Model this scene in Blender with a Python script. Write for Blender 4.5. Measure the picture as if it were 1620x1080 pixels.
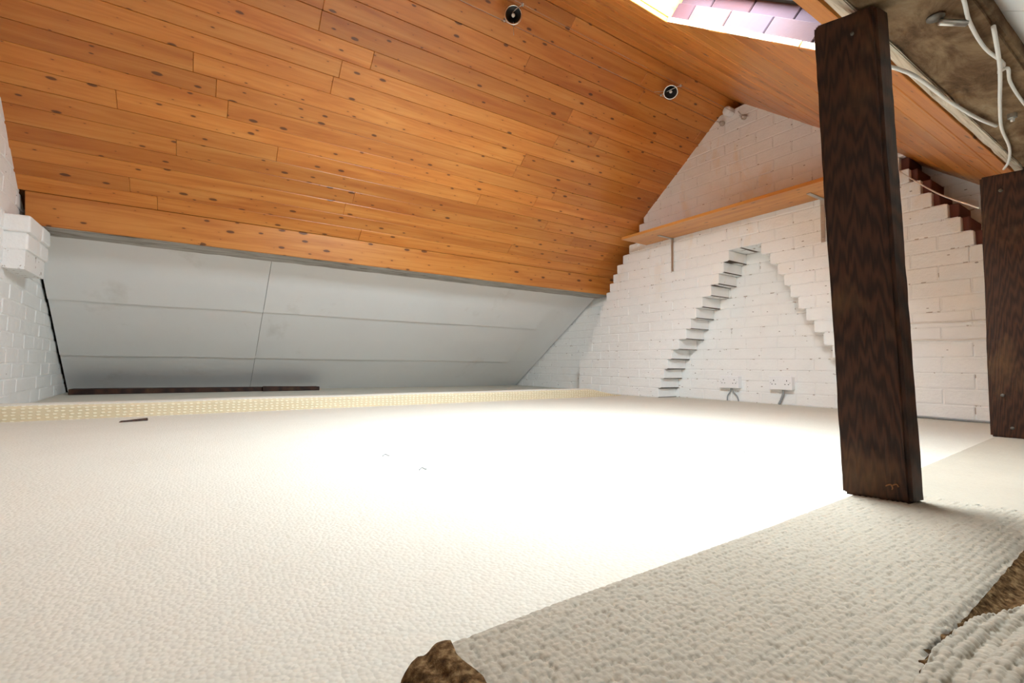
import bpy, bmesh, math, random
import numpy as np
from mathutils import Matrix, Vector
for o in list(bpy.data.objects): bpy.data.objects.remove(o)
sc = bpy.context.scene
C = sc.collection
rnd = random.Random(7)

# ------------------------------------------------------------------ camera
cam = bpy.data.cameras.new('camera'); camo = bpy.data.objects.new('camera', cam); C.objects.link(camo)
cam.sensor_width = 36.0; cam.lens = 748.0 / 1620 * 36; cam.clip_start = 0.01
camo.matrix_world = Matrix(((0.83880208, -0.03631178, -0.5432242, 0.0),
                            (-0.54433793, -0.03695141, -0.83805179, 0.0),
                            (0.01035825, 0.99865712, -0.0507608, 0.24), (0, 0, 0, 1)))
sc.camera = camo
# ------------------------------------------------------------------ world, light, exposure
w = bpy.data.worlds.new('overcast_sky'); sc.world = w; w.use_nodes = True
SKY_STRENGTH = 44.0                              # thin even cloud, a little brighter overhead
_t = w.node_tree; _bg = _t.nodes['Background']; _tc = _t.nodes.new('ShaderNodeTexCoord'); _sx = _t.nodes.new('ShaderNodeSeparateXYZ')
_t.links.new(_tc.outputs['Generated'], _sx.inputs[0])
_mr = _t.nodes.new('ShaderNodeMapRange'); _mr.inputs['From Min'].default_value = 0; _mr.inputs['From Max'].default_value = 1
_mr.inputs['To Min'].default_value = SKY_STRENGTH * .9; _mr.inputs['To Max'].default_value = SKY_STRENGTH
_t.links.new(_sx.outputs['Z'], _mr.inputs['Value']); _t.links.new(_mr.outputs[0], _bg.inputs['Strength'])
_bg.inputs['Color'].default_value = (0.80, 0.91, 1.0, 1)
sc.view_settings.view_transform = 'Standard'; sc.view_settings.look = 'None'
sc.view_settings.gamma = 1.0; sc.view_settings.use_curve_mapping = False
sc.view_settings.exposure = 1.68
sc.cycles.max_bounces = 14; sc.cycles.diffuse_bounces = 8
K = 0.79; YR, ZR = 1.855, 2.095                  # roof pitch, ridge line
TH = math.atan(K); SN, CS = math.sin(TH), math.cos(TH)
XG, XC = 3.22, 3.0                               # gable face, chimney breast face
SKY = [(0.82, 1.36)]              # the rooflight, X range
SY0, SY1 = 0.49, 1.09                            # rooflight Y range
def rslope(y): return ZR - K * (YR - y)
def lslope(y): return ZR - K * (y - YR)
def portal(x0, x1):
    L = bpy.data.lights.new('sky_portal', 'AREA'); L.shape = 'RECTANGLE'
    L.size = (x1 - x0); L.size_y = (SY1 - SY0) / CS
    L.cycles.is_portal = True
    o = bpy.data.objects.new('sky_portal', L); C.objects.link(o)
    ym = (SY0 + SY1) / 2; off = 0.175
    o.location = ((x0 + x1) / 2, ym - SN * off, rslope(ym) + CS * off)
    o.rotation_euler = (TH, 0, 0)
for a, b in SKY: portal(a, b)

# ------------------------------------------------------------------ helpers
def link(name, me, mat=None, parent=None, smooth=False):
    if mat is not None: me.materials.append(mat)
    if smooth:
        for p in me.polygons: p.use_smooth = True
    o = bpy.data.objects.new(name, me); C.objects.link(o)
    if parent is not None: o.parent = parent
    return o
def from_bm(name, bm, mat, parent=None, smooth=False):
    me = bpy.data.meshes.new(name); bm.to_mesh(me); bm.free()
    return link(name, me, mat, parent, smooth)
def pyd(name, v, f, mat, parent=None, smooth=False):
    me = bpy.data.meshes.new(name); me.from_pydata([tuple(x) for x in v], [], f); me.update()
    return link(name, me, mat, parent, smooth)
def bx(bm, x0, x1, y0, y1, z0, z1, c=0, mtx=None, jit=0, seg=1):
    r = bmesh.ops.create_cube(bm, size=1.0); vs = r['verts']
    for v in vs:
        v.co = Vector((x0 + (v.co.x + .5) * (x1 - x0), y0 + (v.co.y + .5) * (y1 - y0), z0 + (v.co.z + .5) * (z1 - z0)))
        if jit: v.co += Vector((rnd.uniform(-jit, jit), rnd.uniform(-jit, jit), rnd.uniform(-jit, jit)))
    n = set(vs)
    if c:
        es = list({e for v in vs for e in v.link_edges})
        r = bmesh.ops.bevel(bm, geom=es, offset=c, segments=seg, affect='EDGES', profile=.5)
        n = set(r['verts']) | {v for v in vs if v.is_valid}
    if mtx is not None:
        for v in n: v.co = mtx @ v.co
    return n
def box(name, x0, x1, y0, y1, z0, z1, mat, parent=None, c=0, mtx=None, jit=0, smooth=False, seg=1):
    bm = bmesh.new(); bx(bm, x0, x1, y0, y1, z0, z1, c, mtx, jit, seg)
    return from_bm(name, bm, mat, parent, smooth)
def hexa(name, b, t, mat, parent=None, c=0, cuts=0, amp=0, seed=0):
    """solid between a bottom quad b and a top quad t, edges chamfered, surface roughened"""
    bm = bmesh.new(); v = [bm.verts.new(p) for p in list(b) + list(t)]
    for f in [(3,2,1,0),(4,5,6,7),(0,1,5,4),(1,2,6,5),(2,3,7,6),(3,0,4,7)]: bm.faces.new([v[i] for i in f])
    bmesh.ops.recalc_face_normals(bm, faces=bm.faces[:])
    if c: bmesh.ops.bevel(bm, geom=bm.edges[:], offset=c, segments=2, affect='EDGES')
    if cuts:
        for _ in range(6):
            es = [e for e in bm.edges if e.calc_length() > cuts]
            if not es: break
            bmesh.ops.subdivide_edges(bm, edges=es, cuts=1, use_grid_fill=True)
        bm.normal_update()
        from mathutils import noise
        for q in bm.verts:
            n = noise.noise(Vector((q.co.x * 14 + seed, q.co.y * 14, q.co.z * 5))) + .5 * noise.noise(q.co * 40)
            q.co += q.normal * n * amp
    return from_bm(name, bm, mat, parent, False)
def smooth_path(pts, k=5):
    pts = [Vector(p) for p in pts]
    if len(pts) < 3: return pts
    P = [pts[0] * 2 - pts[1]] + pts + [pts[-1] * 2 - pts[-2]]; out = []
    for i in range(1, len(P) - 2):
        for j in range(k):
            t = j / k; a, b, c_, d = P[i-1], P[i], P[i+1], P[i+2]
            out.append(.5 * ((2*b) + (c_-a)*t + (2*a-5*b+4*c_-d)*t*t + (3*b-a-3*c_+d)*t**3))
    return out + [pts[-1]]
def tube(name, pts, r, mat, parent=None, n=8, k=5, flat=None):
    pts = smooth_path(pts, k); v = []; f = []
    for i, p in enumerate(pts):
        d = (pts[min(i+1, len(pts)-1)] - pts[max(i-1, 0)]).normalized()
        u = d.cross(Vector((0, 0, 1)) if abs(d.z) < .9 else Vector((1, 0, 0))).normalized(); q = d.cross(u)
        for j in range(n):
            a = 2 * math.pi * j / n
            v.append(p + u * math.cos(a) * (flat or r) + q * math.sin(a) * r)
    m = len(pts)
    for i in range(m - 1):
        for j in range(n): f.append((i*n+j, i*n+(j+1) % n, (i+1)*n+(j+1) % n, (i+1)*n+j))
    f.append(tuple(range(n))[::-1]); f.append(tuple((m-1)*n+j for j in range(n)))
    return pyd(name, v, f, mat, parent, True)
def lathe(name, prof, mat, parent=None, origin=(0, 0, 0), axis=(0, 0, 1), n=24, smooth=True):
    ax = Vector(axis).normalized(); u = ax.orthogonal().normalized(); q = ax.cross(u); o = Vector(origin); v = []; f = []
    for r, h in prof:
        for j in range(n):
            a = 2 * math.pi * j / n; v.append(o + ax * h + (u * math.cos(a) + q * math.sin(a)) * max(r, 1e-5))
    for i in range(len(prof) - 1):
        for j in range(n): f.append((i*n+j, i*n+(j+1) % n, (i+1)*n+(j+1) % n, (i+1)*n+j))
    return pyd(name, v, f, mat, parent, smooth)
def empty(name, loc=(0, 0, 0)):
    o = bpy.data.objects.new(name, None); C.objects.link(o); o.location = (0, 0, 0); o.empty_display_size = .05
    return o
def tag(o, label=None, cat=None, group=None, kind=None):
    if label: o['label'] = label
    if cat: o['category'] = cat
    if group: o['group'] = group
    if kind: o['kind'] = kind
    return o

# ------------------------------------------------------------------ materials
class N:
    def __init__(s, name, rough=.6, metal=0, spec=.4):
        s.m = bpy.data.materials.new(name); s.m.use_nodes = True; s.t = s.m.node_tree
        s.b = s.t.nodes['Principled BSDF']; s.b.inputs['Roughness'].default_value = rough
        s.b.inputs['Metallic'].default_value = metal; s.b.inputs['Specular IOR Level'].default_value = spec
    def n(s, typ, **kw):
        d = s.t.nodes.new(typ)
        for k_, v_ in kw.items():
            if k_ in d.inputs: d.inputs[k_].default_value = v_
            else: setattr(d, k_, v_)
        return d
    def l(s, a, b): s.t.links.new(a, b)
    def pos(s, scale, which='pos', rot=(0, 0, 0), shift=None):
        src = s.n('ShaderNodeNewGeometry').outputs['Position'] if which == 'pos' else s.n('ShaderNodeTexCoord').outputs['Object']
        mp = s.n('ShaderNodeMapping'); mp.inputs['Scale'].default_value = scale; mp.inputs['Rotation'].default_value = rot
        s.l(src, mp.inputs['Vector'])
        if shift is not None: s.l(shift, mp.inputs['Location'])
        return mp.outputs['Vector']
    def noise(s, vec, scale=1, detail=3, rough=.55, dist=0):
        d = s.n('ShaderNodeTexNoise', Scale=scale, Detail=detail, Roughness=rough, Distortion=dist); s.l(vec, d.inputs['Vector']); return d.outputs['Fac']
    def ramp(s, fac, stops, interp='LINEAR'):
        d = s.n('ShaderNodeValToRGB'); d.color_ramp.interpolation = interp; e = d.color_ramp.elements
        while len(e) < len(stops): e.new(.5)
        for q, (p, c) in zip(e, stops): q.position = p; q.color = (c if len(c) == 4 else (*c, 1)) if not isinstance(c, (int, float)) else (c, c, c, 1)
        s.l(fac, d.inputs['Fac']); return d.outputs['Color']
    def mix(s, fac, a, b, mode='MIX'):
        d = s.n('ShaderNodeMix', data_type='RGBA', blend_type=mode)
        for sock, x in ((d.inputs['Factor'], fac), (d.inputs[6], a), (d.inputs[7], b)):
            if isinstance(x, (int, float)): sock.default_value = x
            elif isinstance(x, tuple): sock.default_value = (*x, 1) if len(x) == 3 else x
            else: s.l(x, sock)
        return d.outputs[2]
    def math(s, op, a, b=0.0):
        d = s.n('ShaderNodeMath', operation=op)
        for i, x in enumerate((a, b)):
            if isinstance(x, (int, float)): d.inputs[i].default_value = x
            else: s.l(x, d.inputs[i])
        return d.outputs[0]
    def color(s, c):
        if isinstance(c, tuple): s.b.inputs['Base Color'].default_value = (*c, 1)
        else: s.l(c, s.b.inputs['Base Color'])
    def bump(s, h, dist, strength=1.0):
        d = s.n('ShaderNodeBump', Strength=strength, Distance=dist); s.l(h, d.inputs['Height']); s.l(d.outputs['Normal'], s.b.inputs['Normal'])
def plain(name, c, rough=.5, metal=0, spec=.4):
    a = N(name, rough, metal, spec); a.color(c); return a.m

def m_paint():
    a = N('white_painted_brick', .62, spec=.25)
    v = a.pos((1, 1, 1))
    base = a.mix(a.noise(v, 9, 4), (.84, .84, .83), (.92, .92, .91))
    stain = a.ramp(a.noise(a.pos((2.2, 2.2, 1.1)), 1.6, 5, .62, .6), [(.57, 0.0), (.72, 1.0)])
    zz = a.n('ShaderNodeSeparateXYZ'); a.l(a.n('ShaderNodeNewGeometry').outputs['Position'], zz.inputs[0])
    hi = a.ramp(a.math('MULTIPLY', zz.outputs['Z'], .5), [(.35, .12), (.62, 1.0)])   # warm stains, stronger higher up
    base = a.mix(a.math('MULTIPLY', a.math('MULTIPLY', stain, hi), .6), base, (.80, .62, .40))
    vo = a.n('ShaderNodeTexVoronoi', Scale=13.0, Randomness=1.0); a.l(a.pos((1, 1, 2.2)), vo.inputs['Vector'])
    sep = a.n('ShaderNodeSeparateColor'); a.l(vo.outputs['Color'], sep.inputs[0])
    chip = a.math('MULTIPLY', a.math('LESS_THAN', vo.outputs['Distance'], a.math('MULTIPLY', a.noise(v, 60, 2), .16)), a.math('GREATER_THAN', sep.outputs[0], .84))
    base = a.mix(a.math('MULTIPLY', chip, .75), base, (.22, .17, .14))
    a.color(base); h = a.math('ADD', a.noise(v, 70, 5, .65), a.math('MULTIPLY', a.noise(v, 14, 3), 1.6))
    a.bump(h, .004, .7); return a.m
def m_mortar():
    a = N('painted_mortar', .75, spec=.2); v = a.pos((1, 1, 1))
    cr = a.ramp(a.noise(v, 26, 4, .6), [(.60, 0.0), (.64, 1.0)])
    a.color(a.mix(cr, (.84, .84, .83), (.42, .36, .31))); a.bump(a.noise(v, 90, 4), .003, .6); return a.m
def m_pine(name, light, mid, dark, knot=1.0, rough=.34):
    a = N(name, rough, spec=.5)
    oi = a.n('ShaderNodeObjectInfo'); rv = a.n('ShaderNodeCombineXYZ')
    for i, k_ in enumerate((37.0, 11.0, 23.0)): a.l(a.math('MULTIPLY', oi.outputs['Random'], k_), rv.inputs[i])
    v1 = a.pos((1.2, 15, 15), 'obj', shift=rv.outputs[0])
    g = a.noise(v1, 1.0, 4, .6, .9)
    v2 = a.pos((4, 130, 130), 'obj', shift=rv.outputs[0])
    g2 = a.noise(v2, 1.0, 3, .6)
    col = a.ramp(g, [(.28, dark), (.5, mid), (.72, light)])
    col = a.mix(a.math('MULTIPLY', g2, .30), col, dark)
    tone = a.ramp(oi.outputs['Random'], [(0, (.84, .82, .80)), (.5, (1, 1, 1)), (1, (1.12, 1.10, 1.06))])
    col = a.mix(1.0, col, tone, 'MULTIPLY')
    # cathedral figure
    wv = a.n('ShaderNodeTexWave', Scale=1.0, Distortion=5.0, Detail=2.0); wv.inputs['Detail Scale'].default_value = .6
    wv.wave_type = 'RINGS'; a.l(a.pos((.9, 18, 18), 'obj', shift=rv.outputs[0]), wv.inputs['Vector'])
    col = a.mix(a.math('MULTIPLY', a.ramp(wv.outputs['Fac'], [(.75, 0.0), (1, 1.0)]), .22), col, dark)
    # knots
    vk = a.pos((7.5, 19, 19), 'obj', shift=rv.outputs[0])
    vo = a.n('ShaderNodeTexVoronoi', Scale=1.0, Randomness=1.0); vo.voronoi_dimensions = '2D'; a.l(vk, vo.inputs['Vector'])
    sep = a.n('ShaderNodeSeparateColor'); a.l(vo.outputs['Color'], sep.inputs[0])
    rad = a.math('MULTIPLY', a.math('POWER', sep.outputs[0], 3.0), .13 * knot)
    d = a.math('SUBTRACT', vo.outputs['Distance'], rad)
    d = a.math('ADD', d, a.math('MULTIPLY', a.math('SUBTRACT', g2, .5), .10))
    kn = a.ramp(d, [(0.0, 1.0), (.045, 0.0)])
    halo = a.ramp(d, [(0.0, 1.0), (.22, 0.0)])
    on = a.math('GREATER_THAN', sep.outputs[1], .22)
    col = a.mix(a.math('MULTIPLY', a.math('MULTIPLY', halo, on), .28), col, dark)
    col = a.mix(a.math('MULTIPLY', a.math('MULTIPLY', kn, on), .85), col, (.075, .022, .006))
    a.color(col); a.bump(g2, .0006, .5); return a.m
def m_dark_timber():
    a = N('dark_stained_timber', .55, spec=.3)
    sh_ = a.n('ShaderNodeCombineXYZ'); sh_.inputs[1].default_value = -.352 * 24; sh_.inputs[2].default_value = 3.4
    v = a.pos((0.5, 24, 1.7), 'obj', shift=sh_.outputs[0])
    wv = a.n('ShaderNodeTexWave', Scale=3.4, Distortion=9.0, Detail=5.0); wv.wave_type = 'RINGS'; wv.rings_direction = 'X'
    wv.inputs['Detail Scale'].default_value = 1.2; a.l(v, wv.inputs['Vector'])
    fine = a.noise(a.pos((160, 160, 9), 'obj'), 1, 3)
    col = a.mix(wv.outputs['Fac'], (.026, .010, .006), (.076, .027, .012))
    col = a.mix(a.math('MULTIPLY', fine, .45), col, (.012, .006, .004))
    pt = a.ramp(a.noise(a.pos((9, 9, 5), 'obj'), 1, 4, .6), [(.57, 0.0), (.75, 1.0)])
    col = a.mix(a.math('MULTIPLY', pt, .5), col, (.17, .085, .035))
    a.color(col); a.bump(a.math('ADD', a.math('MULTIPLY', wv.outputs['Fac'], .5), fine), .0009, .6); return a.m
def m_rough_beam():
    a = N('weathered_beam', .85, spec=.15)
    v = a.pos((5, 9, 9)); n1 = a.noise(v, 1.3, 6, .65, .6)
    col = a.ramp(n1, [(.28, (.03, .018, .009)), (.44, (.14, .080, .042)), (.58, (.255, .168, .095)), (.75, (.38, .30, .20))])
    col = a.mix(a.ramp(a.noise(a.pos((12, 12, 12)), 1.4, 4), [(.6, 0.0), (.8, .7)]), col, (.30, .15, .05))
    a.color(col); a.bump(a.math('ADD', a.noise(v, 9, 5), n1), .006, .8); return a.m
def m_waney():
    a = N('bare_waney_edge', .9, spec=.1)
    n1 = a.noise(a.pos((5, 30, 30)), 1.2, 6, .65, 1.0)
    a.color(a.ramp(n1, [(.3, (.16, .12, .08)), (.42, (.50, .43, .33)), (.7, (.70, .64, .54))])); a.bump(n1, .008, .9); return a.m
def m_greywood():
    a = N('grey_purlin_underside', .9, spec=.1)
    n1 = a.noise(a.pos((3, 20, 20)), 1.2, 5, .62, .8)
    a.color(a.ramp(n1, [(.28, (.12, .085, .055)), (.42, (.36, .34, .31)), (.7, (.56, .54, .50))])); a.bump(n1, .004, .7); return a.m
def m_carpet(name, c1, c2, pitch, dist, stren):
    a = N(name, .95, spec=.05)
    v = a.pos((1 / pitch, 1 / (pitch * .92), 1 / pitch))
    vo = a.n('ShaderNodeTexVoronoi', Scale=1.0, Randomness=.72); a.l(v, vo.inputs['Vector'])
    vo.feature = 'SMOOTH_F1'; vo.inputs['Smoothness'].default_value = .25
    blot = a.noise(a.pos((3, 3, 3)), 1.5, 4, .6)
    col = a.mix(blot, c1, c2)
    sep = a.n('ShaderNodeSeparateColor'); a.l(vo.outputs['Color'], sep.inputs[0])
    col = a.mix(a.math('MULTIPLY', sep.outputs[0], .16), col, (.50, .43, .34))
    dirt = a.ramp(a.noise(a.pos((5, 5, 5)), 1.7, 6, .7), [(.60, 0.0), (.78, 1.0)])
    col = a.mix(a.math('MULTIPLY', dirt, .22), col, (.46, .37, .25))
    a.color(col); a.bump(a.math('SUBTRACT', 1.0, vo.outputs['Distance']), dist, stren); return a.m
def m_backing():
    a = N('woven_carpet_backing', .95, spec=.05)
    v = a.pos((1 / .024, 1, 1 / .0125), rot=(math.pi / 2, 0, 0)); vo = a.n('ShaderNodeTexVoronoi', Scale=1.0, Randomness=.25, voronoi_dimensions='2D'); a.l(v, vo.inputs['Vector'])
    dot = a.ramp(vo.outputs['Distance'], [(.2, 1.0), (.33, 0.0)])
    col = a.mix(a.noise(a.pos((2, 8, 8)), 2, 3), (.56, .45, .29), (.66, .55, .38))
    a.color(a.mix(dot, col, (.78, .70, .54))); a.bump(dot, .002, .6); return a.m
def m_hessian():
    a = N('brown_hessian', .95, spec=.05); n1 = a.noise(a.pos((60, 60, 60)), 2.5, 4)
    a.color(a.ramp(n1, [(.3, (.035, .018, .008)), (.5, (.12, .066, .028)), (.7, (.26, .17, .085))])); a.bump(n1, .003, .8); return a.m
def m_panel():
    a = N('white_lining_board', .7, spec=.2); v = a.pos((1, 1, 1))
    col = a.mix(a.noise(v, 2.2, 4), (.76, .76, .76), (.84, .84, .835))
    col = a.mix(a.ramp(a.noise(a.pos((2, 1.5, 1.5)), 1.4, 5, .65), [(.62, 0.0), (.8, .5)]), col, (.55, .52, .47))
    a.color(col); a.bump(a.noise(v, 40, 3), .001, .4); return a.m
def m_clay():
    a = N('clay_tile', .9, spec=.08); oi = a.n('ShaderNodeObjectInfo')
    col = a.ramp(oi.outputs['Random'], [(0, (.030, .010, .010)), (.35, (.040, .016, .015)), (.65, (.034, .020, .024)), (1, (.060, .028, .018))])
    n1 = a.noise(a.pos((14, 14, 14)), 1, 5); a.color(a.mix(a.math('MULTIPLY', n1, .55), col, (.028, .024, .034))); a.bump(n1, .003, .6); return a.m
def m_glass():
    m = bpy.data.materials.new('window_glass'); m.use_nodes = True; t = m.node_tree; t.nodes.clear()
    o = t.nodes.new('ShaderNodeOutputMaterial'); mx = t.nodes.new('ShaderNodeMixShader'); tr = t.nodes.new('ShaderNodeBsdfTransparent')
    gl = t.nodes.new('ShaderNodeBsdfGlossy'); gl.inputs['Roughness'].default_value = .03; mx.inputs[0].default_value = .05
    tr.inputs['Color'].default_value = (.96, .98, .97, 1)
    t.links.new(tr.outputs[0], mx.inputs[1]); t.links.new(gl.outputs[0], mx.inputs[2]); t.links.new(mx.outputs[0], o.inputs[0]); return m

PAINT = m_paint(); MORTAR = m_mortar()
PINE = m_pine('varnished_pine', (.66, .295, .072), (.57, .21, .040), (.42, .118, .017))
PINE_B = m_pine('varnished_pine_broad', (.62, .27, .06), (.54, .205, .040), (.38, .11, .016), 1.3)
SHELF = m_pine('pale_varnished_pine', (.68, .34, .10), (.60, .26, .06), (.44, .15, .03), .8)
DARK = m_dark_timber(); BEAM = m_rough_beam(); WANEY = m_waney(); GREY = m_greywood()
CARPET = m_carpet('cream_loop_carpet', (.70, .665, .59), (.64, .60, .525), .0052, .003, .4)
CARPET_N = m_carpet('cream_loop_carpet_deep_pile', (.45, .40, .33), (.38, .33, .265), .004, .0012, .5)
BACKING = m_backing(); HESS = m_hessian(); PANEL = m_panel(); CLAY = m_clay(); GLASS = m_glass()
CHROME = plain('brushed_chrome', (.78, .76, .72), .22, 1.0); STEEL = plain('galvanised_steel', (.55, .54, .51), .38, .9)
BLACK = plain('black_enamel', (.006, .006, .007), .35); BULB = plain('frosted_bulb', (.85, .83, .78), .3)
WCABLE = plain('white_plastic_cable', (.80, .77, .73), .45); GCABLE = plain('grey_plastic_cable', (.30, .32, .33), .5)
PLASTIC = plain('white_socket_plastic', (.86, .86, .87), .35); GAP = plain('shadow_gap_black', (.02, .018, .016), .9, 0, .1)  # GAP: near-black colour paints in the shade of gaps and voids
DECK = plain('brown_roof_deck', (.09, .035, .012), .9, 0, .1)
RAWBRICK = plain('bare_red_brick', (.16, .055, .04), .85); LEAD = plain('lead_flashing', (.35, .34, .34), .6)
SPRUCE = plain('fresh_cut_board_end', (.72, .55, .34), .7)

# ------------------------------------------------------------------ floor
floor = tag(box('floor', -1.0, 3.5, -1.35, 4.95, -.06, 0, CARPET), kind='structure')
# ------------------------------------------------------------------ brick walls
HC = .075
def brick(par, x0, x1, y0, y1, z0, mat=PAINT, c=.003):
    """one painted brick, face toward -X"""
    if y1 - y0 < .03: return
    o = rnd.uniform(-.0012, .0012)
    return box('brick', x0 + o, x1, y0 + .0022, y1 - .0022, z0 + .0026, z0 + HC - .0026, mat, par, c, None, .0012)
def course(par, x0, x1, ya, yb, z0, odd, L=.225, ends=True):
    y = math.floor(ya / L) * L + (L / 2 if odd else 0)
    while y > ya: y -= L
    cuts = [ya]
    while y < yb:
        if y > ya + .05 and y < yb - .05: cuts.append(y + rnd.uniform(-.003, .006))
        y += L
    cuts.append(yb)
    for a_, b_ in zip(cuts, cuts[1:]): brick(par, x0, x1, a_, b_, z0)
def lerp(z, tab):
    return float(np.interp(z, [t[0] for t in tab], [t[1] for t in tab]))
# gable wall: backing slab with bricks where it shows
wg = tag(pyd('wall_gable', [(XG+.003, -1.35, -.06), (XG+.003, 4.95, -.06), (XG+.003, 4.95, .2), (XG+.003, YR, ZR+.35), (XG+.003, -1.35, .2),
                            (XG+.2, -1.35, -.06), (XG+.2, 4.95, -.06), (XG+.2, 4.95, .2), (XG+.2, YR, ZR+.35), (XG+.2, -1.35, .2)],
             [(4,3,2,1,0), (5,6,7,8,9), (0,1,6,5), (1,2,7,6), (2,3,8,7), (3,4,9,8), (4,0,5,9)], MORTAR), kind='structure')
def panel_z(y): return .91 - .65 * (y - 3.45)
LEFT = [(0, 3.455), (.27, 3.44), (.35, 3.37), (.44, 3.29), (.586, 3.235), (1.07, 2.96), (1.30, 2.745), (1.47, 2.64), (1.55, 2.54)]
RIGHT = [(0, .35), (.45, .42), (.60, .50), (.80, .63), (.863, .662), (.934, .704), (1.007, .748), (1.07, .80), (1.145, .841), (1.22, .885), (1.3, .93), (1.4, .985)]
NL = [(0, 2.514), (.10, 2.48), (.218, 2.43), (.316, 2.385), (.387, 2.325), (.456, 2.255), (.534, 2.215), (.60, 2.175), (.682, 2.125), (.75, 2.06), (.823, 1.99), (.9, 1.945), (1.04, 1.875)]
NR = [(0, 1.07), (.2, 1.19), (.379, 1.30), (.474, 1.36), (.696, 1.49), (.844, 1.562), (.956, 1.63), (1.06, 1.72)]
ZAP = 14                                         # course that closes the niche
for k in range(0, 20):
    z0 = k * HC; zt = z0 + HC
    # left bay behind the breast
    ye = 3.45 + (.91 - zt) / .65 - .0
    ya = lerp(z0, LEFT) - .05
    if zt < .92 and ye > ya + .05: course(wg, XG, XG + .1, ya, min(ye + .06, 4.9), z0, k % 2)
    if k <= ZAP:
        course(wg, XG, XG + .1, lerp(z0, NR) - .12, lerp(z0, NL) + .03, z0, k % 2)
    if .55 < z0 < 1.40:
        yb = lerp(z0, RIGHT) + .10; ya = max(.40, YR - (ZR - z0) / K - .02)
        if yb > ya + .04: course(wg, XG, XG + .1, ya, yb, z0, k % 2)
# chimney breast: mortar core and stepped painted bricks with an inverted V niche
bm = bmesh.new(); wc = tag(link('wall_chimney', bpy.data.meshes.new('wall_chimney'), MORTAR), kind='structure')
D = XG - .002
for k in range(0, 27):
    z0 = k * HC; zm = z0 + HC / 2; zt = z0 + HC
    yl = lerp(z0 + .03, LEFT) if zt < 1.55 else YR + (ZR - z0) / K + .004
    yr = lerp(z0 + .03, RIGHT) if zt < 1.40 else YR - (ZR - z0) / K - .004
    if yl - yr < .05 or z0 > ZR - .03: break
    spans = [(yr, yl)]
    if k < ZAP: spans = [(yr, lerp(z0 + .03, NR)), (lerp(z0 + .03, NL), yl)]
    for a_, b_ in spans:
        course(wc, XC, D, a_, b_, z0, k % 2)
        bx(bm, XC + .0035, D, a_ + .012, b_ - .012, z0, z0 + HC)
bm.to_mesh(wc.data); bm.free()
# thin dark slabs painting in shade under the corbelled courses, left of the niche
UNDER = plain('corbel_underside_shade', (.10, .075, .06), .9, 0, .1)
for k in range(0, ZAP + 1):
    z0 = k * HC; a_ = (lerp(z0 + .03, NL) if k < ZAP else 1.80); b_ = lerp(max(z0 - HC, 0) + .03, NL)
    box('underside_shade_slab', XC + .004, XG - .002, a_ + .002, max(b_, a_ + .03) + .006, z0 + .0005, z0 + .0055, UNDER, wc, .0012, None, .001)
# raw brick toothing behind the right flank of the breast
rt = wc
for k in range(11, 18):
    z0 = k * HC; y = lerp(z0 + .03, RIGHT)
    box('toothing_brick', XC + .03, XG - .003, y - .022 - .01 * (k % 2), y + .02, z0 + .004, z0 + HC - .004, RAWBRICK, wc, .004, None, .003)
# left wall: skewed a little
LW = Matrix.Translation((-.765, 2.85, 0)) @ Matrix.Rotation(math.atan(.055), 4, 'Z')
wl = tag(pyd('wall_left', [(-.003, -4.3, -.06), (-.003, 2.2, -.06), (-.003, 2.2, .2), (-.003, YR-2.85, ZR+.35), (-.003, -4.3, .2),
                           (-.2, -4.3, -.06), (-.2, 2.2, -.06), (-.2, 2.2, .2), (-.2, YR-2.85, ZR+.35), (-.2, -4.3, .2)],
             [(0,1,2,3,4), (9,8,7,6,5), (0,5,6,1), (1,6,7,2), (2,7,8,3), (3,8,9,4), (4,9,5,0)], PAINT), kind='structure')
wl.matrix_world = LW
for k in range(0, 26):
    z0 = k * HC; zt = z0 + HC
    yb = (3.45 + (.91 - z0) / .65 if z0 < .9 else YR + (ZR - z0) / K) - 2.85 + .02
    ya = -1.4; L = .225
    if z0 > 1.5: ya = -1.0
    y = ya - (L / 2 if k % 2 else 0)
    while y < yb:
        e = min(y + L, yb)
        if e - y > .04:
            o = rnd.uniform(-.002, .002)
            box('brick', -.09, 0 + o, y + .0025, e - .0025, z0 + .003, zt - .003, PAINT, wl, .003, None, .0016)
        y += L
# brick corbel carrying the purlin at the left wall
cb = tag(box('wall_corbel', -.80, -.70, 2.98, 3.285, .652, .892, MORTAR), kind='structure')
for k, (ya, yb, xo) in enumerate([(3.06, 3.27, -.700), (2.97, 3.30, -.690), (2.96, 3.30, -.688)]):
    z0 = .655 + k * .081
    for a_, b_ in ((ya, (ya + yb) / 2 + .03), ((ya + yb) / 2 + .03, yb)):
        box('brick', -.805, xo + rnd.uniform(-.003, .003), a_ + .002, b_ - .002, z0, z0 + .077, PAINT, cb, .009, None, .003, seg=2)

# ------------------------------------------------------------------ roof lining, planks
def slope_frame(x, y, side):
    """origin on the lining plane; local x along the ridge, y up the slope, z out of the roof"""
    if side < 0:   # right slope rises with +Y
        return Matrix(((1, 0, 0, x), (0, CS, -SN, y), (0, SN, CS, rslope(y)), (0, 0, 0, 1)))
    return Matrix(((-1, 0, 0, x), (0, -CS, SN, y), (0, SN, CS, lslope(y)), (0, 0, 0, 1)))
def slab(name, side, rects, z0, z1, mat, yref):
    bm = bmesh.new()
    for (x0, x1, s0, s1) in rects:
        bx(bm, x0, x1, s0, s1, z0, z1)
    o = from_bm(name, bm, mat); M = slope_frame(0, yref, side); o.matrix_world = M; return o
PW = .0885; FT = 3.165
cl = tag(slab('ceiling_left', 1, [(-3.45, .98, -.13, (FT - YR) / CS + .12)], .016, .05, DECK, FT), kind='structure')
ns = int((FT - YR) / CS / PW) + 1
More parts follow.
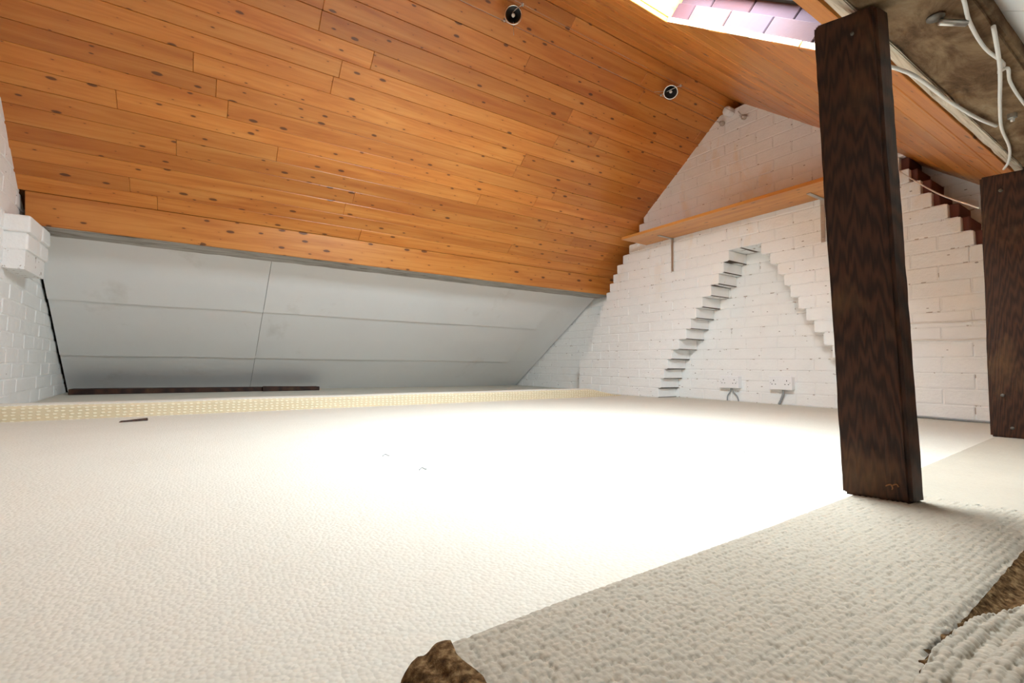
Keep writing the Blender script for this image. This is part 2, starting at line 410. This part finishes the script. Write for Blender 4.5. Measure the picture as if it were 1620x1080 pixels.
def plank_mesh(L, wd):
    bm = bmesh.new(); bx(bm, .0005, L - .0005, .0005, wd - .0005, 0, .014, .0018)
    me = bpy.data.meshes.new('plank'); bm.to_mesh(me); bm.free(); return me
def put_planks(par, side, y, x0, x1, wd, mat, first=None):
    """one row, cut into boards by butt joints; x runs along the room"""
    cuts = [x0]; x = x0 + (first if first else rnd.uniform(.5, 1.9))
    while x < x1 - .25: cuts.append(x); x += rnd.uniform(1.0, 2.5)
    cuts.append(x1)
    for a_, b_ in zip(cuts, cuts[1:]):
        o = link('plank', plank_mesh(b_ - a_, wd), mat, par)
        M = slope_frame(a_ if side < 0 else b_, y, side)
        M = M @ Matrix.Translation((0, 0, rnd.uniform(-.0012, .0012)))
        o.matrix_world = M
    return
bpy.context.view_layer.update()
for i in range(ns):
    y = FT - i * PW * CS
    wd = min(PW, (y - YR) / CS)
    if wd > .01: put_planks(cl, 1, y, -.94, 3.40, wd, PINE)
Y0R = .437
LR = (YR - Y0R) / CS
def hole_rects(x0, x1, s0, s1, holes, h0, h1):
    r = [(x0, x1, s0, h0), (x0, x1, h1, s1)]; xs = x0
    for a_, b_ in sorted(holes): r.append((xs, a_, h0, h1)); xs = b_
    r.append((xs, x1, h0, h1)); return r
h0, h1 = (SY0 - Y0R) / CS, (SY1 - Y0R) / CS
cr = tag(slab('ceiling_right', -1, hole_rects(-.98, 3.45, 0, LR + .1, [(a - .03, b + .07) for a, b in SKY], h0 - .03, h1 + .03), .016, .05, DECK, Y0R), kind='structure')
nr_ = int(LR / PW) + 1
for i in range(nr_):
    s0 = i * PW; s1 = min(s0 + PW, LR); y = Y0R + s0 * CS
    if s1 - s0 < .01: continue
    if s1 <= h0 + .004 or s0 >= h1 - .004: put_planks(cr, -1, y, -.94, 3.40, s1 - s0, PINE)
    elif s0 >= h0 - .004 and s1 <= h1 + .004:
        xs = -.94
        for a_, b_ in sorted(SKY): put_planks(cr, -1, y, xs, a_, s1 - s0, PINE, 9); xs = b_ + rnd.uniform(-.002, .004)
        put_planks(cr, -1, y, xs, 3.40, s1 - s0, PINE)
    else:
        for (t0, t1, hole) in ((s0, min(s1, max(s0, h0)), 0), (max(s0, h0), min(s1, h1), 1), (max(s0, min(s1, h1)), s1, 0)):
            if t1 - t0 < .006: continue
            yy = Y0R + t0 * CS
            if not hole: put_planks(cr, -1, yy, -.94, 3.40, t1 - t0, PINE)
            else:
                xs = -.94
                for a_, b_ in sorted(SKY): put_planks(cr, -1, yy, xs, a_, t1 - t0, PINE, 9); xs = b_
                put_planks(cr, -1, yy, xs, 3.40, t1 - t0, PINE)
# outer roof so that daylight only enters by the rooflights
rf = tag(slab('roof_right', -1, hole_rects(-1.1, 3.6, -.03, LR + .02, [(a - .03, b + .07) for a, b in SKY], h0 - .03, h1 + .03), .09, .12, CLAY, Y0R), kind='structure')
rf2 = tag(slab('roof_left', 1, [(-3.6, 1.1, -.06, (FT - YR) / CS + .11)], .09, .12, CLAY, FT), kind='structure')

def light_closure(name, sec):  # added unseen closure, keeps daylight from leaking in between roof and eaves
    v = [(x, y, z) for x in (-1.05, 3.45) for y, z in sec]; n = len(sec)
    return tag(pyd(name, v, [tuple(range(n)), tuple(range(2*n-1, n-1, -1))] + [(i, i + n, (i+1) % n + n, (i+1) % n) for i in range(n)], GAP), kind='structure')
light_closure('light_closure_left', [(3.25, 1.045), (3.46, .96), (3.46, 1.2), (3.1, 1.32)])
light_closure('light_closure_right', [(.455, 1.05), (.27, 1.0), (.27, 1.2), (.6, 1.32)])
# ------------------------------------------------------------------ rooflights
def rooflight(idx, x0, x1):
    wn = tag(empty('window_%d' % idx), kind='structure')
    M = slope_frame(0, Y0R, -1)
    def lb(name, X0, X1, S0, S1, Z0, Z1, mat, c=.002, par=wn):
        o = box(name, X0, X1, S0, S1, Z0, Z1, mat, par, c); o.matrix_world = M; return o
    lb('lining_board', x0 - .001, x1 + .055, h1 + .001, h1 + .02, .015, .118, SHELF)      # ridge side
    lb('lining_board', x0, x1 + .055, h0 - .022, h0 - .003, .015, .118, SHELF)     # eaves side
    lb('lining_board', x0 - .024, x0 - .004, h0, h1, .015, .118, SHELF)          # near cheek
    # far cheek hung with clay tiles, two rows, leaning a little away from the opening
    rng = random.Random(3)
    for r_ in range(2):
        s = h0 + (.0 if r_ == 0 else -.06)
        while s < h1:
            e = min(s + .168, h1)
            a0 = max(s, h0)
            if e - a0 > .02:
                zz = .013 + r_ * .047; xo = .005 + (.010 if r_ else 0)
                o = box('tile', x1 + xo, x1 + xo + .012, a0 + .001, e - .001, zz, zz + .056, CLAY, wn, .003, None, .0012)
                o.matrix_world = M @ Matrix.Translation((x1, 0, 0)) @ Matrix.Rotation(math.radians(8), 4, 'Y') @ Matrix.Translation((-x1, 0, 0))
            s = e + .001
    lb('cheek_backing', x1 + .056, x1 + .069, h0 - .02, h1 + .02, .016, .118, GAP)
    for j in range(8):
        a0 = h0 + (h1 - h0) * j / 8; o = lb('board_end', x1 - .003 + .002 * (j % 2), x1 + .014, a0 + .002, a0 + (h1 - h0) / 8 - .002, .001, .016, SPRUCE, .001)
    lb('gap_shade_strip', x1 + .002, x1 + .052, h0, h1, .106, .119, GAP)  # dark strip painting in the shaded gap between tiles and frame
    # timber frame and glass on top
    f = empty('frame'); f.parent = wn
    for (a_, b_, c_, d_) in ((x0 - .04, x1 + .06, h0 - .05, h0 + .012), (x0 - .04, x1 + .06, h1 - .012, h1 + .05), (x0 - .04, x0 + .012, h0 + .012, h1 - .012), (x1 - .006, x1 + .06, h0 + .012, h1 - .012)):
        lb('frame_bar', a_, b_, c_, d_, .120, .160, SHELF, .004, f)
    lb('pane', x0 + .012, x1 - .006, h0 + .012, h1 - .012, .138, .142, GLASS, 0)
for i, (a, b) in enumerate(SKY): rooflight(i + 1, a, b)

# ------------------------------------------------------------------ left purlin fascia and eaves lining
t1 = tag(empty('trim_1'), kind='structure')
def fascia_pt(z): return 3.165 + (1.062 - z) * .2
bm = bmesh.new()
bx(bm, 0, 3.98, 0, .16, 0, .022, .004)
fo = from_bm('fascia_board', bm, PINE_B, t1)
# local x along the room, y up the board, z toward the room
up = Vector((0, 3.165 - 3.197, .16)).normalized(); xx = Vector((-1, 0, 0)); zz = xx.cross(up)
fo.matrix_world = Matrix(((xx.x, up.x, zz.x, 3.22), (xx.y, up.y, zz.y, 3.197), (xx.z, up.z, zz.z, .904), (0, 0, 0, 1)))
for x in (-.283, .313, .908, 1.494, 2.085, 2.68):
    lathe('screw_cap', [(0, .004), (.006, .0035), (.008, 0)], STEEL, t1, Vector((x, fascia_pt(1.012), 1.012)) + zz * .022, zz, 12)
pl = tag(hexa('purlin_beam', [(-.76, 3.215, .906), (3.215, 3.215, .906), (3.215, 3.44, .906), (-.76, 3.44, .906)],
              [(-.76, 3.19, 1.03), (3.215, 3.19, 1.03), (3.215, 3.42, .95), (-.76, 3.42, .95)], GREY, None, .006, .12, .005, 3),
         'grey weathered purlin underside above the white eaves lining', 'beam')
ev = tag(pyd('ceiling_eaves_left', [(-1.05, 3.40, panel_z(3.40) + .03), (3.45, 3.40, panel_z(3.40) + .03), (3.45, 4.95, panel_z(4.95) + .03), (-1.05, 4.95, panel_z(4.95) + .03),
                               (-1.05, 3.40, panel_z(3.40) + .05), (3.45, 3.40, panel_z(3.40) + .05), (3.45, 4.95, panel_z(4.95) + .05), (-1.05, 4.95, panel_z(4.95) + .05)],
             [(0,1,2,3), (7,6,5,4), (0,4,5,1), (1,5,6,2), (2,6,7,3), (3,7,4,0)], GAP), kind='structure')
def lining(par, x0, x1, ya, yb, bow, zf, sgn=1):
    """one sheet, bellied a little toward the room, with thickness"""
    v = []; f = []; nx, ny = 10, 14
    for t in (0, 1):
        for i in range(nx + 1):
            for j in range(ny + 1):
                u = i / nx; q = j / ny; y = ya + (yb - ya) * q
                b = bow * q * q * (.85 + .15 * math.sin(u * 9 + ya * 3))     # each sheet laps over the one below
                xl = x0 if x0 > -.85 else -.765 - .055 * (y - 2.85) + .014
                v.append((xl + (x1 - xl) * u, y - sgn * .545 * b, zf(y) - .84 * b + t * .012))
    n1 = (nx + 1) * (ny + 1); I = lambda i, j, t: t * n1 + i * (ny + 1) + j
    for i in range(nx):
        for j in range(ny):
            f.append((I(i, j, 0), I(i, j+1, 0), I(i+1, j+1, 0), I(i+1, j, 0))); f.append((I(i, j, 1), I(i+1, j, 1), I(i+1, j+1, 1), I(i, j+1, 1)))
    for i in range(nx):
        f.append((I(i, 0, 0), I(i+1, 0, 0), I(i+1, 0, 1), I(i, 0, 1))); f.append((I(i, ny, 0), I(i, ny, 1), I(i+1, ny, 1), I(i+1, ny, 0)))
    for j in range(ny):
        f.append((I(0, j, 0), I(0, j, 1), I(0, j+1, 1), I(0, j+1, 0))); f.append((I(nx, j, 0), I(nx, j+1, 0), I(nx, j+1, 1), I(nx, j, 1)))
    o = pyd('lining_sheet', v, f, PANEL, par)
    return o
rows = [(3.43, 3.899), (3.899, 4.408), (4.408, 4.86)]
for r_, (ya, yb) in enumerate(rows):
    for c_, (x0, x1) in enumerate([(-.86, .345), (.345, 2.80), (2.80, 3.207)]):
        lining(ev, x0 + .0015, x1 - .0015, ya + (.001 if r_ else 0), yb - .001, (.012, .012, .004)[r_] if c_ < 2 else .002, lambda y: panel_z(y) + (.004 if c_ == 2 else 0))
# right side: same lining below the right purlin, over the camera
def rpan(y): return .90 + .65 * (y - .22)
er = tag(pyd('ceiling_eaves_right', [(-1.05, .30, rpan(.30) + .03), (3.45, .30, rpan(.30) + .03), (3.45, -1.3, rpan(-1.3) + .03), (-1.05, -1.3, rpan(-1.3) + .03),
                               (-1.05, .30, rpan(.30) + .05), (3.45, .30, rpan(.30) + .05), (3.45, -1.3, rpan(-1.3) + .05), (-1.05, -1.3, rpan(-1.3) + .05)],
             [(3,2,1,0), (4,5,6,7), (1,5,4,0), (2,6,5,1), (3,7,6,2), (0,4,7,3)], GAP), kind='structure')
for (x0, x1) in ((-.80, 1.2), (1.2, 3.21)):
    for ya, yb in ((.25, -.35), (-.35, -1.2)): lining(er, x0 + .001, x1 - .001, ya, yb, .004, rpan, -1)

# ------------------------------------------------------------------ right purlin on posts
rp = empty('purlin_beam')
tag(rp, 'rough brown purlin crossing the upper right corner above the dark posts', 'beam')
ZB = .865
hexa('beam_body', [(-.72, .219, ZB), (3.21, .219, ZB), (3.21, .345, ZB), (-.72, .345, ZB)],
     [(-.72, .215, .93), (3.21, .215, .93), (3.21, .345, .985), (-.72, .345, .985)], BEAM, rp, .006, .05, .004, 9)
hexa('waney_edge', [(-.72, .345, ZB + .002), (3.21, .345, ZB + .002), (3.21, .352, ZB + .004), (-.72, .352, ZB + .004)],
     [(-.72, .345, .975), (3.21, .345, .975), (3.21, .418, .958), (-.72, .418, .958)], WANEY, rp, .002, .04, .005, 4)
ZL = .022
p1 = empty('timber_post'); tag(p1, 'dark brown timber post standing nearest the camera on the carpet ledge', 'post', 'dark posts under the purlin')
hexa('shaft', [(.943, .389, ZL), (.964, .297, ZL), (1.002, .291, ZL), (.985, .389, ZL)],
     [(.905, .402, ZB - .003), (.935, .318, ZB - .003), (.975, .312, ZB - .003), (.947, .402, ZB - .003)], DARK, p1, .005, .02, .0016, 1)
def screw(par, p, n, r=.005, mat=STEEL): return lathe('screw', [(0, .002), (r * .4, .0025), (r, .0015), (r, -.002)], mat, par, p, n, 10)
screw(p1, (.923, .347, .822), (-.95, -.25, 0), .003, plain('dull_iron', (.16, .14, .12), .5, .8))
tube('bent_staple', [(.9615, .330, .040), (.957, .329, .047), (.9575, .322, .050), (.959, .321, .043), (.960, .328, .043), (.958, .316, .052), (.9595, .313, .048)], .0011, plain('rusty_wire', (.30, .12, .04), .6), p1, 6)
p2 = empty('timber_post'); tag(p2, 'dark brown timber post at the right picture edge before the brick chimney breast', 'post', 'dark posts under the purlin')
hexa('shaft', [(2.19, .462, ZL), (2.21, .335, ZL), (2.26, .335, ZL), (2.245, .462, ZL)],
     [(2.082, .440, ZB - .003), (2.10, .322, ZB - .003), (2.15, .322, ZB - .003), (2.13, .440, ZB - .003)], DARK, p2, .005, .03, .0016, 5)
for p in ((2.095, .395, .81), (2.173, .425, .16), (2.195, .41, .055)): screw(p2, p, (-.98, -.15, 0), .0055, bpy.data.materials['dull_iron'])

# ------------------------------------------------------------------ carpet ledge under the posts
def edge_y(x): return np.interp(x, [.10, .163, .274, .655, .922, 1.5, 2.24, 3.0], [.352, .358, .364, .374, .386, .42, .468, .52])
def loops(X, Y, pitch):
    gx = X / pitch; gy = Y / (pitch * .9); best = np.full(X.shape, 9.0)
    ix = np.floor(gx); iy = np.floor(gy)
    def hsh(a, b, s): v_ = np.sin(a * 127.1 + b * 311.7 + s) * 43758.5453; return v_ - np.floor(v_)
    for dx in (-1, 0, 1):
        for dy in (-1, 0, 1):
            cx = ix + dx; cy = iy + dy
            px = cx + .5 + (hsh(cx, cy, 1.) - .5) * .55; py = cy + .5 + (hsh(cx, cy, 2.) - .5) * .45
            best = np.minimum(best, ((gx - px) / 1.15) ** 2 + ((gy - py) / .95) ** 2)
    return np.sqrt(np.clip(1 - best / .42, 0, 1))
def ledge_h(X, Y):
    ey = edge_y(X); d = ey - Y                         # distance in from the long edge
    r = .02; t = np.clip(d / r, 0, 1); h = ZL * np.sqrt(np.clip(1 - (1 - t) ** 2, 0, 1))
        # hollow beside the loose offcut
    wd = .004 + .075 * np.clip(X - .50, 0, .36)
    g = np.exp(-((Y - .1375 + .04 * (X - .5)) / wd) ** 2) * np.clip((X - .46) / .06, 0, 1)
    h = h - g * .015
    # long soft waves where the carpet is not stretched
    h = h + .004 * np.exp(-((Y - .20) / .05) ** 2) * np.clip((X - .55) / .3, 0, 1) * (1 + np.sin(X * 9))
    return h
def grid(name, x0, x1, y0, ymax, step, mat, par=None, amp=0, pitch=.008):
    nx = int((x1 - x0) / step) + 1; ny = int((ymax - y0) / step) + 1
    X, T = np.meshgrid(np.linspace(x0, x1, nx), np.linspace(0, 1, ny), indexing='ij')
    Y = y0 + (edge_y(X) - y0) * T
    H = ledge_h(X, Y)
    if amp: H = H + amp * (loops(X, Y, pitch) - .5) * np.clip((edge_y(X) - Y) / .004, 0, 1)
    V = np.stack([X, Y, H], -1).reshape(-1, 3); idx = np.arange(nx * ny).reshape(nx, ny)
    F = np.stack([idx[:-1, :-1], idx[1:, :-1], idx[1:, 1:], idx[:-1, 1:]], -1).reshape(-1, 4)
    me = bpy.data.meshes.new(name); me.vertices.add(len(V)); me.vertices.foreach_set('co', V.ravel())
    me.loops.add(F.size); me.loops.foreach_set('vertex_index', F.ravel().astype(np.int32))
    me.polygons.add(len(F)); me.polygons.foreach_set('loop_start', np.arange(0, F.size, 4, dtype=np.int32))
    me.update(calc_edges=True); me.polygons.foreach_set('use_smooth', np.ones(len(F), dtype=bool))
    return link(name, me, mat, par)
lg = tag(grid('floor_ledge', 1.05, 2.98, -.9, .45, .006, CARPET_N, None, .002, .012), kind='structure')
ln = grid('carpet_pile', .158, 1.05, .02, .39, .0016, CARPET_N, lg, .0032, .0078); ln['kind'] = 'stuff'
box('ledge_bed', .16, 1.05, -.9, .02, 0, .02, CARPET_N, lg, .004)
# curled carpet end with brown hessian at the near corner of the ledge
v = []; f = []
n_, m_ = 40, 16
for i in range(n_ + 1):
    q = i / n_; yy = .360 - q * .34
    for j in range(m_ + 1):
        a = j / m_
        r_e = min(1, (q * .34 + .002) / .014)          # rounded corner
        x = .1665 - .038 * a * (.35 + .65 * r_e) + .002 * math.sin(q * 40 + a * 3)
        z = .0255 * math.sqrt(max(0, 1 - a ** 2.2)) * math.sqrt(r_e) - .0035 * math.exp(-((a - .5) / .12) ** 2) + .0012 * rnd.random()
        v.append((x, yy, max(.001, z)))
for i in range(n_):
    for j in range(m_): f.append((i*(m_+1)+j, i*(m_+1)+j+1, (i+1)*(m_+1)+j+1, (i+1)*(m_+1)+j))
cf = pyd('hessian_fold', v, f, HESS, lg, True)
md = cf.modifiers.new('thick', 'SOLIDIFY'); md.thickness = .002
# loose crumpled offcut at the bottom right
hx, hy = np.meshgrid(np.linspace(.47, 1.04, 80), np.linspace(-1, 1, 14), indexing='ij')
wd = .0025 + .075 * np.clip(hx - .50, 0, .36); HY = .1375 - .04 * (hx - .5) + hy * wd
HZ = ledge_h(hx, HY) + .0045 + .0012 * np.sin(hx * 190) * np.cos(HY * 400)
pyd('shaded_hessian_patch', np.stack([hx, HY, HZ], -1).reshape(-1, 3), [(i*14+j, (i+1)*14+j, (i+1)*14+j+1, i*14+j+1) for i in range(79) for j in range(13)], HESS, lg, True)  # brown hessian sheet, its dark colour also standing in for shade in the hollow
n_, m_ = 420, 200
U, Q = np.meshgrid(np.linspace(0, 1, n_ + 1), np.linspace(0, 1, m_ + 1), indexing='ij')
X_ = .34 + U * .62; ED = .135 - .115 * (X_ - .50) + .0025 * np.sin(X_ * 37) - .25 * np.clip(.47 - X_, 0, 1)
Y_ = ED - Q * .16
Z_ = .0265 + .002 * np.exp(-(Q / .10) ** 2) * np.clip((X_ - .46) / .1, 0, 1) + .007 * np.exp(-((Q - .22 + .5 * (X_ - .5)) / .05) ** 2) * np.clip((X_ - .46) / .08, 0, 1) \
    + .003 * np.sin(X_ * 27 + Q * 9) - .004 * np.exp(-((Q - .12) / .05) ** 2)
Z_ = Z_ + .004 * (loops(X_, Y_, .0082) - .5)
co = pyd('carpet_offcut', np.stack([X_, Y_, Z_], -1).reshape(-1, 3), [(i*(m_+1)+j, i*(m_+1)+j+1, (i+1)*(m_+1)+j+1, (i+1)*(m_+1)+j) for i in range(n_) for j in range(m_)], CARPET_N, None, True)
co.data.materials.append(HESS)
md = co.modifiers.new('thick', 'SOLIDIFY'); md.thickness = .006; md.offset = -1; md.material_offset = 1; md.material_offset_rim = 1
tag(co, 'loose crumpled carpet offcut with brown underside in the bottom right corner', 'carpet')

# ------------------------------------------------------------------ carpet covered upstand before the eaves
def up_y(x): return 2.62 + .053 * (x + .656)
st = empty('carpet_upstand'); tag(st, 'long low carpet covered upstand with dotted backing before the white eaves lining', 'carpet')
v = []; f = []; f2 = []
prof = [(0, .0), (.000, .050), (.004, .060), (.014, .066), (.05, .068), (.085, .066), (.095, .058), (.097, 0)]
xs = np.linspace(-.86, 2.90, 60)
for x in xs:
    dz = 1 if x < 2.55 else max(.12, 1 - (x - 2.55) / .33)
    for (o_, z) in prof: v.append((x, up_y(x) + o_ + .003 * math.sin(x * 4), z * dz * (1 + .02 * math.sin(x * 7))))
m_ = len(prof)
for i in range(len(xs) - 1):
    for j in range(m_ - 1): (f if j < 2 else f2).append((i*m_+j, (i+1)*m_+j, (i+1)*m_+j+1, i*m_+j+1))
pyd('backing_face', v, f, BACKING, st, False)
f2.append(tuple(range(m_))); f2.append(tuple((len(xs)-1)*m_ + j for j in range(m_))[::-1])
pyd('carpet_top', v, f2, CARPET, st, True)
db = empty('timber_offcut'); tag(db, 'dark brown timber board lying along the foot of the white eaves lining', 'board')
hexa('board', [(-.80, 4.50, .001), (.87, 4.56, .001), (.87, 4.66, .001), (-.80, 4.66, .001)],
     [(-.80, 4.50, .040), (.87, 4.56, .032), (.87, 4.66, .032), (-.80, 4.66, .040)], DARK, db, .002, .06, .001, 8)
hexa('end_block', [(.42, 4.50, .001), (.872, 4.515, .001), (.872, 4.56, .001), (.42, 4.55, .001)],
     [(.42, 4.50, .043), (.872, 4.515, .034), (.872, 4.56, .034), (.42, 4.55, .043)], DARK, db, .002, .06, .001, 2)
sk = hexa('wood_splinter', [(-.276, 2.405, .001), (-.188, 2.436, .001), (-.186, 2.447, .001), (-.274, 2.418, .001)],
          [(-.27, 2.408, .007), (-.19, 2.437, .011), (-.188, 2.446, .011), (-.268, 2.416, .007)], DARK, None, .001, .02, .001, 2)
tag(sk, 'small dark splinter of wood on the carpet before the upstand', 'splinter')
for i, (x, y, lab) in enumerate([(.395, 1.22, 'tiny dark thread lying on the pale carpet, farther from the camera'), (.415, 1.02, 'tiny curled dark thread on the pale carpet, left of centre'), (1.27, .77, 'tiny dark thread on the bright carpet near the post')]):
    tag(tube('lint_thread', [(x, y, .0025), (x + .008, y + .004, .006), (x + .014, y - .002, .003), (x + .02, y + .005, .0025)], .0011, GCABLE, None, 6), lab, 'thread')

# ------------------------------------------------------------------ shelf
sh = empty('wall_shelf'); tag(sh, 'long pine shelf on steel brackets across the white chimney breast', 'shelf')
o = box('shelf_board', 0, 1.62, 0, .285, 0, .02, SHELF, sh, .0015)
o.matrix_world = Matrix(((0, 1, 0, 2.705), (-1, 0, 0, 2.61), (0, 0, 1, 1.232), (0, 0, 0, 1)))
for y in (2.355, 1.298):
    b = empty('bracket'); b.parent = sh
    box('wall_arm', 2.990, 2.9955, y - .011, y + .011, .975, 1.2315, STEEL, b, .001)
    box('shelf_arm', 2.83, 2.990, y - .011, y + .011, 1.2265, 1.2315, STEEL, b, .001)
    for z in (1.0, 1.09, 1.19): screw(b, (2.9895, y, z), (-1, 0, 0), .005)

# ------------------------------------------------------------------ sockets
def socket(yc, zc, lab, cables):
    s = empty('double_socket'); tag(s, lab, 'socket', 'double sockets in the niche')
    box('back_box', XG - .036, XG - .001, yc - .072, yc + .072, zc - .042, zc + .042, PLASTIC, s, .003)
    box('faceplate', XG - .046, XG - .036, yc - .074, yc + .074, zc - .044, zc + .044, PLASTIC, s, .004, seg=2)
    for q in (-1, 1):
        box('rocker_switch', XG - .0485, XG - .046, yc + q * .016 - .006, yc + q * .016 + .006, zc + .017, zc + .032, PLASTIC, s, .001)
        c0 = yc + q * .042
        for (dy, dz, a, b) in ((0, .016, .0022, .0045), (-.011, -.008, .0035, .0022), (.011, -.008, .0035, .0022)):
            box('pin_hole', XG - .0468, XG - .0455, c0 + dy - a, c0 + dy + a, zc + dz - b, zc + dz + b, BLACK, s)
        screw(s, (XG - .0462, yc + q * .062, zc + .002), (-1, 0, 0), .003)
    for c_, r in cables: tube('supply_cable', c_, r, GCABLE, s)
socket(2.018, .138, 'white double socket with two thin grey cables, on the left of the niche',
       [([(XG-.02, 2.016, .098), (XG-.02, 2.022, .07), (XG-.018, 2.045, .038), (XG-.016, 2.050, .003)], .0042),
        ([(XG-.02, 2.008, .098), (XG-.02, 2.0, .07), (XG-.018, 1.972, .038), (XG-.016, 1.962, .003)], .0042)])
socket(1.654, .143, 'white double socket with one thick grey cable, on the right of the niche',
       [([(XG-.02, 1.648, .10), (XG-.02, 1.648, .075), (XG-.02, 1.66, .04), (XG-.02, 1.678, .003)], .008)])
# cables at the wall foot and painted cables on the breast
tag(tube('floor_cable', [(XC-.012, 1.0, .006), (XC-.01, .85, .008), (XC-.012, .7, .006), (XC-.010, .5, .007), (XC-.012, .36, .006)], .005, GCABLE), 'dark cable along the foot of the chimney breast between the posts', 'cable')
for z, lab in ((.47, 'upper painted cable running level across the white breast between the posts'), (.385, 'lower painted cable running level across the white breast between the posts')):
    tag(tube('painted_cable', [(XC-.003, 1.0, z), (XC-.004, .86, z + .004), (XC-.003, .72, z - .002), (XC-.004, .6, z + .003), (XC-.003, .46, z)], .004, WCABLE), lab, 'cable')
tag(tube('white_string', [(2.985, .925, 1.262), (2.72, .775, 1.095), (2.45, .63, .94), (2.125, .452, .775)], .0028, WCABLE), 'thin white cable stretched from the breast to the far post', 'cable')
# cables on the purlin
zc = ZB - .0065
tag(tube('white_cable', [(1.06, .395, zc - .002), (1.15, .37, zc), (1.24, .352, zc), (1.40, .345, zc), (1.56, .332, zc), (1.66, .316, zc)], .0038, WCABLE), 'white cable clipped along the lower edge of the rough purlin', 'cable')
tag(tube('white_cable', [(.86, .215, zc), (1.03, .229, zc), (1.12, .241, zc), (1.235, .246, zc), (1.33, .239, zc), (1.36, .252, zc), (1.345, .236, zc - .006), (1.43, .248, zc), (1.56, .252, zc), (1.7, .25, zc)], .0031, WCABLE), 'white knotted cable running along the upper edge of the rough purlin', 'cable')
tag(tube('white_cable', [(1.165, .220, zc - .002), (1.28, .236, zc - .010), (1.37, .252, zc - .010), (1.52, .282, zc - .010), (1.685, .311, zc - .002), (1.85, .328, zc), (1.97, .352, zc), (2.04, .376, zc)], .0034, WCABLE), 'white cable hanging straight across the rough purlin, ending near the far post', 'cable')
bo = empty('steel_bolt'); tag(bo, 'grey steel bolt end with washer under the rough purlin', 'bolt')
lathe('washer', [(0, -.002), (.013, -.001), (.013, -.004), (0, -.005)], bpy.data.materials['dull_iron'], bo, (1.062, .272, ZB - .0005), (0, 0, 1), 20)
lathe('shank', [(0, .0), (.0055, .001), (.0055, .05), (0, .051)], STEEL, bo, (1.068, .268, ZB - .011), (.86, -.48, .02), 14)
nl_ = empty('steel_bolt'); tag(nl_, 'short grey nut under the rough purlin at the right picture edge', 'bolt')
lathe('nut', [(0, -.012), (.009, -.011), (.009, 0), (0, .001)], STEEL, nl_, (1.625, .281, ZB - .001), (0, 0, 1), 6, False)
lathe('thread_end', [(0, -.02), (.004, -.019), (.004, -.011)], STEEL, nl_, (1.625, .281, ZB - .001), (0, 0, 1), 12)

# ------------------------------------------------------------------ wire lighting along the ridge
WY = (1.951, 1.808); WZ = 1.968
for y, lab in zip(WY, ('thin tensioned lighting wire on the eaves side of the ridge lamps', 'thin tensioned lighting wire on the skylight side of the ridge lamps')):
    tag(tube('lighting_wire', [(-.75, y, WZ), (1.2, y, WZ - .002), (2.955, y, WZ)], .0011, CHROME, None, 6, 2), lab, 'wire')
for y, z, lab in ((1.925, 1.955, 'small grey wire anchor on the brick just below the plank ceiling'), (1.765, 1.93, 'small grey wire anchor on the brick beside the white ridge stub')):
    a = empty('wire_anchor'); tag(a, lab, 'anchor')
    lathe('base', [(0, 0), (.017, 0), (.018, .012), (.012, .018), (.012, .03), (0, .031)], STEEL, a, (XC - .001, y, z), (-1, 0, 0), 18)
    tube('stem', [(XC - .03, y, z), (XC - .045, y + .02, WZ)], .003, STEEL, a, 6)
rs = tag(lathe('ridge_stub', [(0, 0), (.028, 0), (.030, .004), (.030, .055), (.026, .060), (0, .061)], PAINT, None, (XC - .001, 1.862, 2.005), (-1, 0, 0), 20), 'white painted round stub on the brick at the ridge', 'ridge stub')
def lamp(x, aim, rodv, lab):
    L = empty('wire_spotlight'); tag(L, lab, 'lamp', 'spotlights on the ridge wires')
    c = Vector((x, (WY[0] + WY[1]) / 2, WZ - .012)); ax = Vector(aim).normalized()
    tube('crossbar', [(x - .009, WY[0] + .006, WZ), (x, c.y, WZ + .004), (x + .009, WY[1] - .006, WZ)], .0028, CHROME, L, 8)
    for s_, y in ((-1, WY[0]), (1, WY[1])): lathe('clamp_knob', [(0, -.008), (.006, -.007), (.0065, .006), (0, .008)], STEEL, L, (x + s_ * .009, y - s_ * -.004, WZ), (0, 0, 1), 12)
    lathe('shade', [(.012, -.034), (.026, -.025), (.039, 0), (.0375, 0), (.024, -.022), (.0, -.025)], BLACK, L, c, ax, 28)
    lathe('rim', [(.039, -.006), (.0435, -.003), (.0445, .003), (.038, .004), (.0375, -.001)], CHROME, L, c, ax, 28)
    lathe('bulb', [(0, .004), (.006, .001), (.009, -.006), (.007, -.016), (.004, -.020)], BULB, L, c, ax, 16)
    tube('aiming_rod', [c - ax * .012 + Vector(rodv).normalized() * .03, c + Vector(rodv).normalized() * .10], .0013, STEEL, L, 6)
lamp(1.206, (-.45, -.75, -.30), (.05, .02, -1), 'small chrome rimmed black spotlight on the wires at the top of the picture')
lamp(2.381, (-.55, -.35, -.75), (-.5, .55, .12), 'small chrome rimmed black spotlight on the wires nearer the gable')
